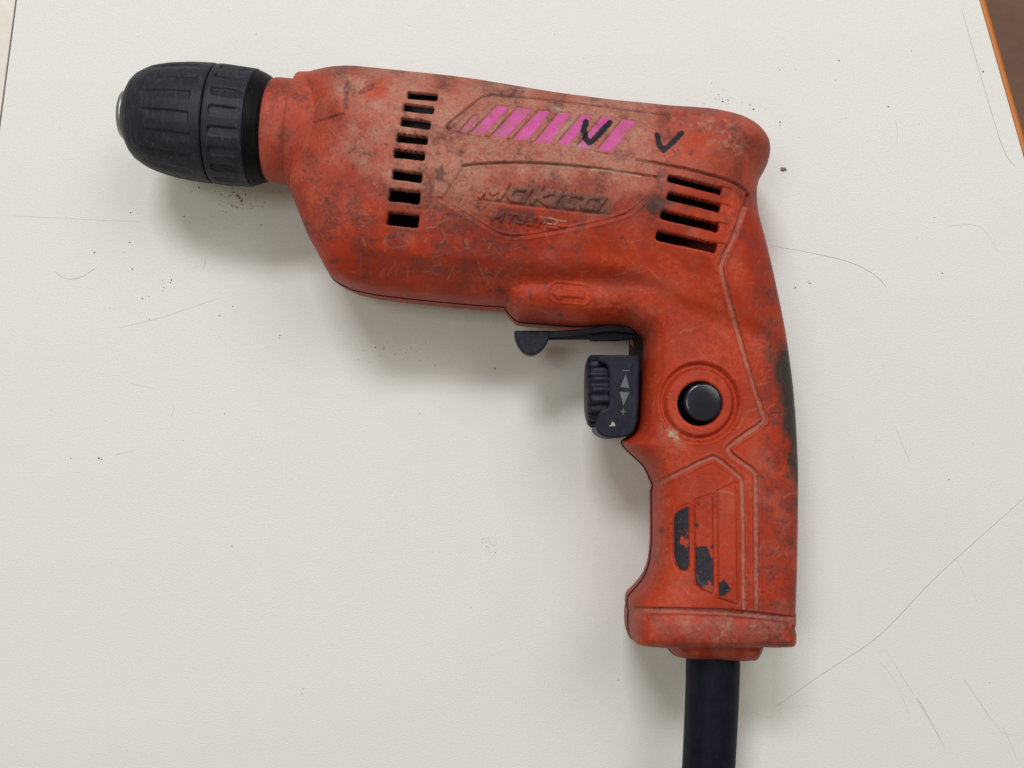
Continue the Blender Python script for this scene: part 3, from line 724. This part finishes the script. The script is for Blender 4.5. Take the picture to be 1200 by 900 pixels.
# ---- lock button
def disc(name, cx, cy, r, z0, z1, mat, parent, n=64, dome=1.5):
    rings = [(r, z0), (r, z1 - 3), (r - .5, z1 - 1.3), (r - 1.8, z1 - .3), (r - 3.5, z1), (r * .6, z1 + dome * .4), (r * .25, z1 + dome * .6)]
    co = []; f = []
    for R_, z in rings:
        for k in range(n): a = 2 * math.pi * k / n; co.append(W3(cx + R_ * math.cos(a), cy - R_ * math.sin(a), z))
    for i in range(len(rings) - 1):
        for k in range(n): a = i * n + k; b = i * n + (k + 1) % n; f.append((a, b, b + n, a + n))
    f.append(tuple(range((len(rings) - 1) * n, len(rings) * n)))
    return mesh_obj(name, co, f, mat, parent, True)
bx, by = unproj(824.5, 471, 74)
disc('lock_button', bx, by, 21.4, 10, 74, SHINY, ROOT)
sw = [unproj(*p, 0) for p in ((743, 388), (760, 388), (900, 420), (900, 520), (743, 508))]
extrude_poly('switch_body', sw, -60, -4, DARK, ROOT, 1)  # black block filling the trigger slot, painted as dark as the hole

# ---- trigger with its speed dial
TZ = 36
tri = smooth_poly([(701, 416), (706, 416), (748, 416), (750, 418), (748.5, 490), (745, 502), (742, 508), (735, 512), (714, 514), (703, 510), (698, 503), (699, 494), (702, 482), (708, 479.5), (712.5, 478), (713.5, 470), (713.5, 436), (712, 429), (706, 425.5), (701, 424)], 1)
TR = extrude_poly('trigger', [unproj(a, b, TZ) for a, b in tri], -TZ, TZ, BLACK, ROOT, 2.5)
def dial():
    n = 168; cx0, cx1 = unproj(689, 459, 30)[0], unproj(713, 459, 30)[0]; cy = unproj(700, 458.5, 0)[1]
    prof_ = [(cx0 - 1.5, 10, 0), (cx0 - 1.0, 30, 0), (cx0 + 1.5, 37.5, .2), (cx0 + 5, 39.5, 1), (cx1 - 2, 39.5, 1), (cx1 + 4, 37, 0.5)]
    co = []; f = []
    for x, R_, a in prof_:
        for k in range(n):
            p = 2 * math.pi * k / n; w = math.cos(20 * p); w = (1 if w > 0 else -1) * abs(w) ** .5
            r = R_ + a * 1.8 * w
            co.append(W3(x + (R_ - 38) * 0, cy - r * math.cos(p) * 1.03, r * math.sin(p) * .9))
    for i in range(len(prof_) - 1):
        for k in range(n): q = i * n + k; b = i * n + (k + 1) % n; f.append((q, q + n, b + n, b))
    f.append(tuple(range(n)))
    return mesh_obj('speed_dial', co, f, BLACK, TR, True)
dial()
def flat(name, pts, z, mat, parent):
    co = [W3(*unproj(a, b, z), z) for a, b in pts]; c2 = [W3(*unproj(a, b, z), z - .6) for a, b in pts]; n = len(pts)
    a2 = sum(pts[k][0] * pts[(k + 1) % n][1] - pts[(k + 1) % n][0] * pts[k][1] for k in range(n))
    f = [tuple(range(n))] + [(k, k + n, (k + 1) % n + n, (k + 1) % n) for k in range(n)]
    if a2 > 0: f = [q[::-1] for q in f]
    return mesh_obj(name, co + c2, f, mat, parent, False)
flat('printed_arrow', [(733.3, 438.5), (727, 453.6), (737.5, 454.8)], TZ + .3, PRINT, TR)
flat('printed_arrow', [(726, 459), (737.5, 459.6), (730.6, 475.5)], TZ + .3, PRINT, TR)
flat('printed_minus', [(730, 433.5), (737.5, 433.9), (737.5, 435), (730, 434.6)], TZ + .3, PRINT, TR)
flat('printed_plus', [(727.2, 481.9), (729.8, 482), (729.9, 479), (731, 479), (730.9, 482.1), (733.8, 482.3), (733.8, 483.3), (730.8, 483.1), (730.7, 486), (729.6, 486), (729.7, 483), (727.2, 482.9)], TZ + .3, PRINT, TR)

CHIP = simple('dried_pale_paint', (0.32, 0.31, 0.26), .7)
flat('paint_speck', [(713.5, 499.2), (716.2, 497.5), (717, 494.2), (719.2, 494.6), (721, 497.6), (720.6, 499.8), (718, 499), (716, 499.8)], TZ + .3, CHIP, TR)

# ---- reversing lever
head = smooth_poly([(602.5, 387.6), (606, 387.2), (640, 387.2), (646, 387.6), (644, 396), (640, 404), (633, 412), (624, 416.5), (615, 414.5), (608, 407), (603.5, 397)], 1)
LV = extrude_poly('reversing_lever', [unproj(a, b, 10) for a, b in head], -14, 10, BLACK, ROOT, 2.0)
arm = [(640, 388), (668, 386.5), (690, 384.5), (712, 380.5), (735, 382), (745, 389), (744, 391), (720, 388.5), (700, 390), (682, 392), (640, 394.5)]
extrude_poly('lever_arm', [unproj(a, b, 9) for a, b in arm], -6, 9, BLACK, LV, 1.2)
low = [(640, 391), (745, 386), (746, 396), (738, 398), (722, 399.5), (692, 399.5), (690, 397.5), (640, 398)]
extrude_poly('lever_arm', [unproj(a, b, -7) for a, b in low], -14, -6.5, BLACK, LV, 1.0)

# ---- cord guard
def cord():
    n = 48; path = [(835.5, 760, 0, 31.5), (835.5, 778, 0, 31.5), (835, 800, 0, 31.3), (834, 830, -1, 31.2), (833, 860, -3, 31.1), (831.5, 900, -6, 31.0), (829, 960, -14, 30.8), (826, 1040, -28, 30.5), (822, 1130, -45, 30.2)]
    co = []; f = []
    for x, y, z, r in path:
        for k in range(n): a = 2 * math.pi * k / n; co.append(W3(x + r * math.cos(a), y, z + r * math.sin(a)))
    for i in range(len(path) - 1):
        for k in range(n): a = i * n + k; b = i * n + (k + 1) % n; f.append((a, b, b + n, a + n))
    return mesh_obj('cord_guard', co, f, CORD, ROOT, True)
cord()

# ------------------------------------------------------------------ scratches in the laminate, crumbs and grit on the table
SCRATCH = simple('scratch_in_laminate', (0.63, 0.62, 0.60), .6)
HAIRLINE = simple('dark_hairline_scratch', (0.48, 0.46, 0.43), .6)
def ribbon(pts, w, mat):
    p = np.array(smooth_poly(pts, 2, False)); q = np.array([tp(*k) for k in p]); n = len(q)
    t = np.gradient(q, axis=0); t /= np.linalg.norm(t, axis=1, keepdims=True); nn = np.stack([-t[:, 1], t[:, 0]], 1)
    ww = w * S * .5 * np.sin(np.linspace(.15, math.pi - .15, n)) ** .6 * (.75 + .5 * RNG.rand(n))
    co = []
    for k in range(n):
        for sd, z in ((-1, .00002), (0, .00007), (1, .00002)): co.append((*(q[k] + nn[k] * ww[k] * sd), z))
    f = []
    for k in range(n - 1):
        for a in (0, 1): f.append((k * 3 + a, k * 3 + a + 3, k * 3 + a + 4, k * 3 + a + 1))
    mesh_obj('scratch', co, [x[::-1] for x in f], mat, TABLE, False)
for pts, w, m in (
    ([(910, 828), (961, 791), (1014, 758), (1041, 736), (1094, 678), (1139, 638), (1202, 582)], 1.0, HAIRLINE),
    ([(902, 288), (946, 295), (999, 307), (1028, 323), (1039, 337)], 1.0, HAIRLINE),
    ([(63, 317), (72, 325), (85, 328), (100, 323), (113, 313)], .9, HAIRLINE),
    ([(15, 253), (83, 256), (120, 258), (165, 260)], .9, SCRATCH),
    ([(140, 384), (187, 373), (225, 360), (255, 350)], .8, SCRATCH),
    ([(1127, 10), (1140, 57), (1160, 125), (1177, 182), (1190, 195)], .9, HAIRLINE),
    ([(1112, 265), (1141, 262), (1156, 270), (1169, 294)], .8, SCRATCH),
    ([(1032, 776), (1050, 798), (1065, 836)], 1.1, SCRATCH),
    ([(1037, 760), (1072, 816), (1090, 845), (1108, 878)], 1.1, SCRATCH),
    ([(1075, 818), (1088, 840), (1106, 874)], .9, HAIRLINE),
    ([(1130, 796), (1161, 842), (1177, 862)], 1.0, SCRATCH), ([(1174, 852), (1184, 870), (1192, 891)], 1.0, SCRATCH),
    ([(1050, 500), (1058, 522), (1066, 542)], .8, SCRATCH), ([(1121, 656), (1126, 664), (1131, 676)], .9, SCRATCH), ([(1138, 690), (1142, 698), (1146, 708)], .8, SCRATCH),
    ([(880, 834), (892, 838), (905, 842)], .8, SCRATCH), ([(136, 533), (146, 530), (156, 529)], 1.4, SCRATCH), ([(240, 300), (241, 306), (238, 316)], 1.1, SCRATCH),
    ([(204, 475), (203, 482), (201, 488)], .8, SCRATCH), ([(150, 448), (164, 452), (180, 455)], .8, SCRATCH), ([(1049, 140), (1052, 152), (1051, 168)], .7, SCRATCH), ([(1180, 860), (1190, 862), (1198, 858)], .7, SCRATCH)):
    ribbon(pts, w, m)
GRIT = simple('dark_grit', (0.13, 0.115, 0.105), .8); REDG = simple('brick_red_crumb', (0.26, 0.075, 0.05), .8); TANC = simple('tan_crumb', (0.26, 0.16, 0.10), .8)
def pebble(c, r, rng, zs=.6):
    """a small faceted lump: 12 corners of an icosahedron, shaken"""
    ph = (1 + 5 ** .5) / 2
    v = np.array([(-1, ph, 0), (1, ph, 0), (-1, -ph, 0), (1, -ph, 0), (0, -1, ph), (0, 1, ph), (0, -1, -ph), (0, 1, -ph), (ph, 0, -1), (ph, 0, 1), (-ph, 0, -1), (-ph, 0, 1)]) / 1.9
    v = v * (1 + rng.uniform(-.3, .3, (12, 1))); a = rng.uniform(0, 6.28); sx = rng.uniform(.7, 1.35)
    v = v * np.array([sx, 1 / sx, zs]); v = v @ np.array([[math.cos(a), -math.sin(a), 0], [math.sin(a), math.cos(a), 0], [0, 0, 1]])
    v = v * r; v[:, 2] -= v[:, 2].min(); v[:, :2] += np.array(c); return v
ICO = [(0, 11, 5), (0, 5, 1), (0, 1, 7), (0, 7, 10), (0, 10, 11), (1, 5, 9), (5, 11, 4), (11, 10, 2), (10, 7, 6), (7, 1, 8), (3, 9, 4), (3, 4, 2), (3, 2, 6), (3, 6, 8), (3, 8, 9), (4, 9, 5), (2, 4, 11), (6, 2, 10), (8, 6, 7), (9, 8, 1)]
rg = np.random.RandomState(12)
specks = [(153, 249, 1.1), (152, 284, 1.2), (111, 296, 1.2), (155, 315, 1.2), (201, 328, 1.5), (200, 331, 1.0), (191, 329, .8), (167, 350, 1.3), (175, 348, .8), (129, 361, .7), (175, 374, .8), (257, 370, 1.1), (273, 359, .9), (216, 254, 1.0), (233, 220, 1.4), (225, 224, .8), (192, 337, .9), (191, 341, .7),
          (328, 393, 1.0), (327, 396, .8), (116, 537, 1.5), (119, 538, 1.1), (83, 537, .8), (272, 640, .9), (355, 807, 1.0), (354, 813, .7), (983, 71, 1.1), (1041, 125, 1.3), (1152, 84, 1.3), (914, 143, 1.3), (914, 147, .8), (979, 94, .7), (914, 82, .8), (932, 82, .6), (991, 139, .7), (936, 161, .7), (847, 119, 1.3), (838, 115, .8), (842, 111, .7), (883, 128, 1.4), (879, 123, 1.0), (853, 117, .9), (851, 122, .7),
          (932, 337, 1.2), (949, 332, 1.3), (947, 330, .8), (1104, 320, 1.1), (580, 432, 1.4), (492, 485, .9), (440, 407, .9), (463, 415, .7), (724, 797, .8), (263, 485, .7), (1112, 562, .9), (1140, 520, .7), (1095, 255, .7), (1068, 60, .6), (1160, 800, .7), (650, 40, .6), (480, 30, .6), (300, 40, .6), (70, 150, .6), (60, 480, .7), (570, 640, .8), (565, 636, .6)]
co = []; f = []
def add(u_, v_, r, zs=.6):
    k = len(co) ; co.extend(pebble(tp(u_, v_), r * S, rg, zs)); f.extend([tuple(k + i for i in t) for t in ICO])
for a, b, r in specks: add(a, b, r * .78)
for _ in range(70): add(rg.normal(285, 13), rg.normal(236, 14), rg.uniform(.25, .6))
for _ in range(25): add(rg.normal(845, 30), rg.normal(116, 12), rg.uniform(.2, .5))
for _ in range(60): add(rg.uniform(5, 1140), rg.uniform(5, 895), rg.uniform(.2, .45))
for _ in range(40): add(rg.normal(470, 26), rg.normal(408, 9), rg.uniform(.25, .55))
for _ in range(30): add(rg.normal(575, 5), rg.normal(640, 8), rg.uniform(.2, .4))
o = mesh_obj('fine_grit', co, f, GRIT, None, False); props(o, 'fine dark specks of grit scattered over the white table top', 'grit', kind='stuff')
def crumb(u_, v_, r, mat, label, group=None, two=False):
    global co, f
    co = []; f = []; add(u_, v_, r)
    if two: add(u_ + r * 1.25, v_ - r * .1, r * .8)
    c = np.array(co); base = (float(c[:, 0].mean()), float(c[:, 1].mean()), 0.0)
    me = bpy.data.meshes.new('crumb'); me.from_pydata([tuple(q - np.array(base)) for q in c], [], f); me.materials.append(mat)
    o = bpy.data.objects.new('crumb', me); COL.objects.link(o); o.location = base; props(o, label, 'crumb', group)
crumb(916.5, 198.5, 2.6, TANC, 'tan double crumb lying alone right of the drill\'s rounded rear end', None, True)
for a, b, r, lab in ((273.5, 225.5, 1.2, 'small brick red crumb below the black chuck, upper left of its cluster'), (278.5, 229.5, 1.9, 'brick red crumb below the chuck, upper one of the two largest there'),
                     (283.5, 235, 2.0, 'largest brick red crumb in the cluster below the black chuck'), (281, 232.5, 1.3, 'brick red crumb squeezed between the two largest crumbs below the chuck'),
                     (273, 241.5, 1.0, 'tiny brick red crumb below the chuck, lower left of its cluster'), (278, 243, 1.2, 'brick red crumb below the chuck, lowest of its cluster'),
                     (288, 228, 1.0, 'tiny brick red crumb below the chuck, upper right of its cluster')):
    crumb(a, b, r, REDG, lab, 'red crumbs below the chuck')
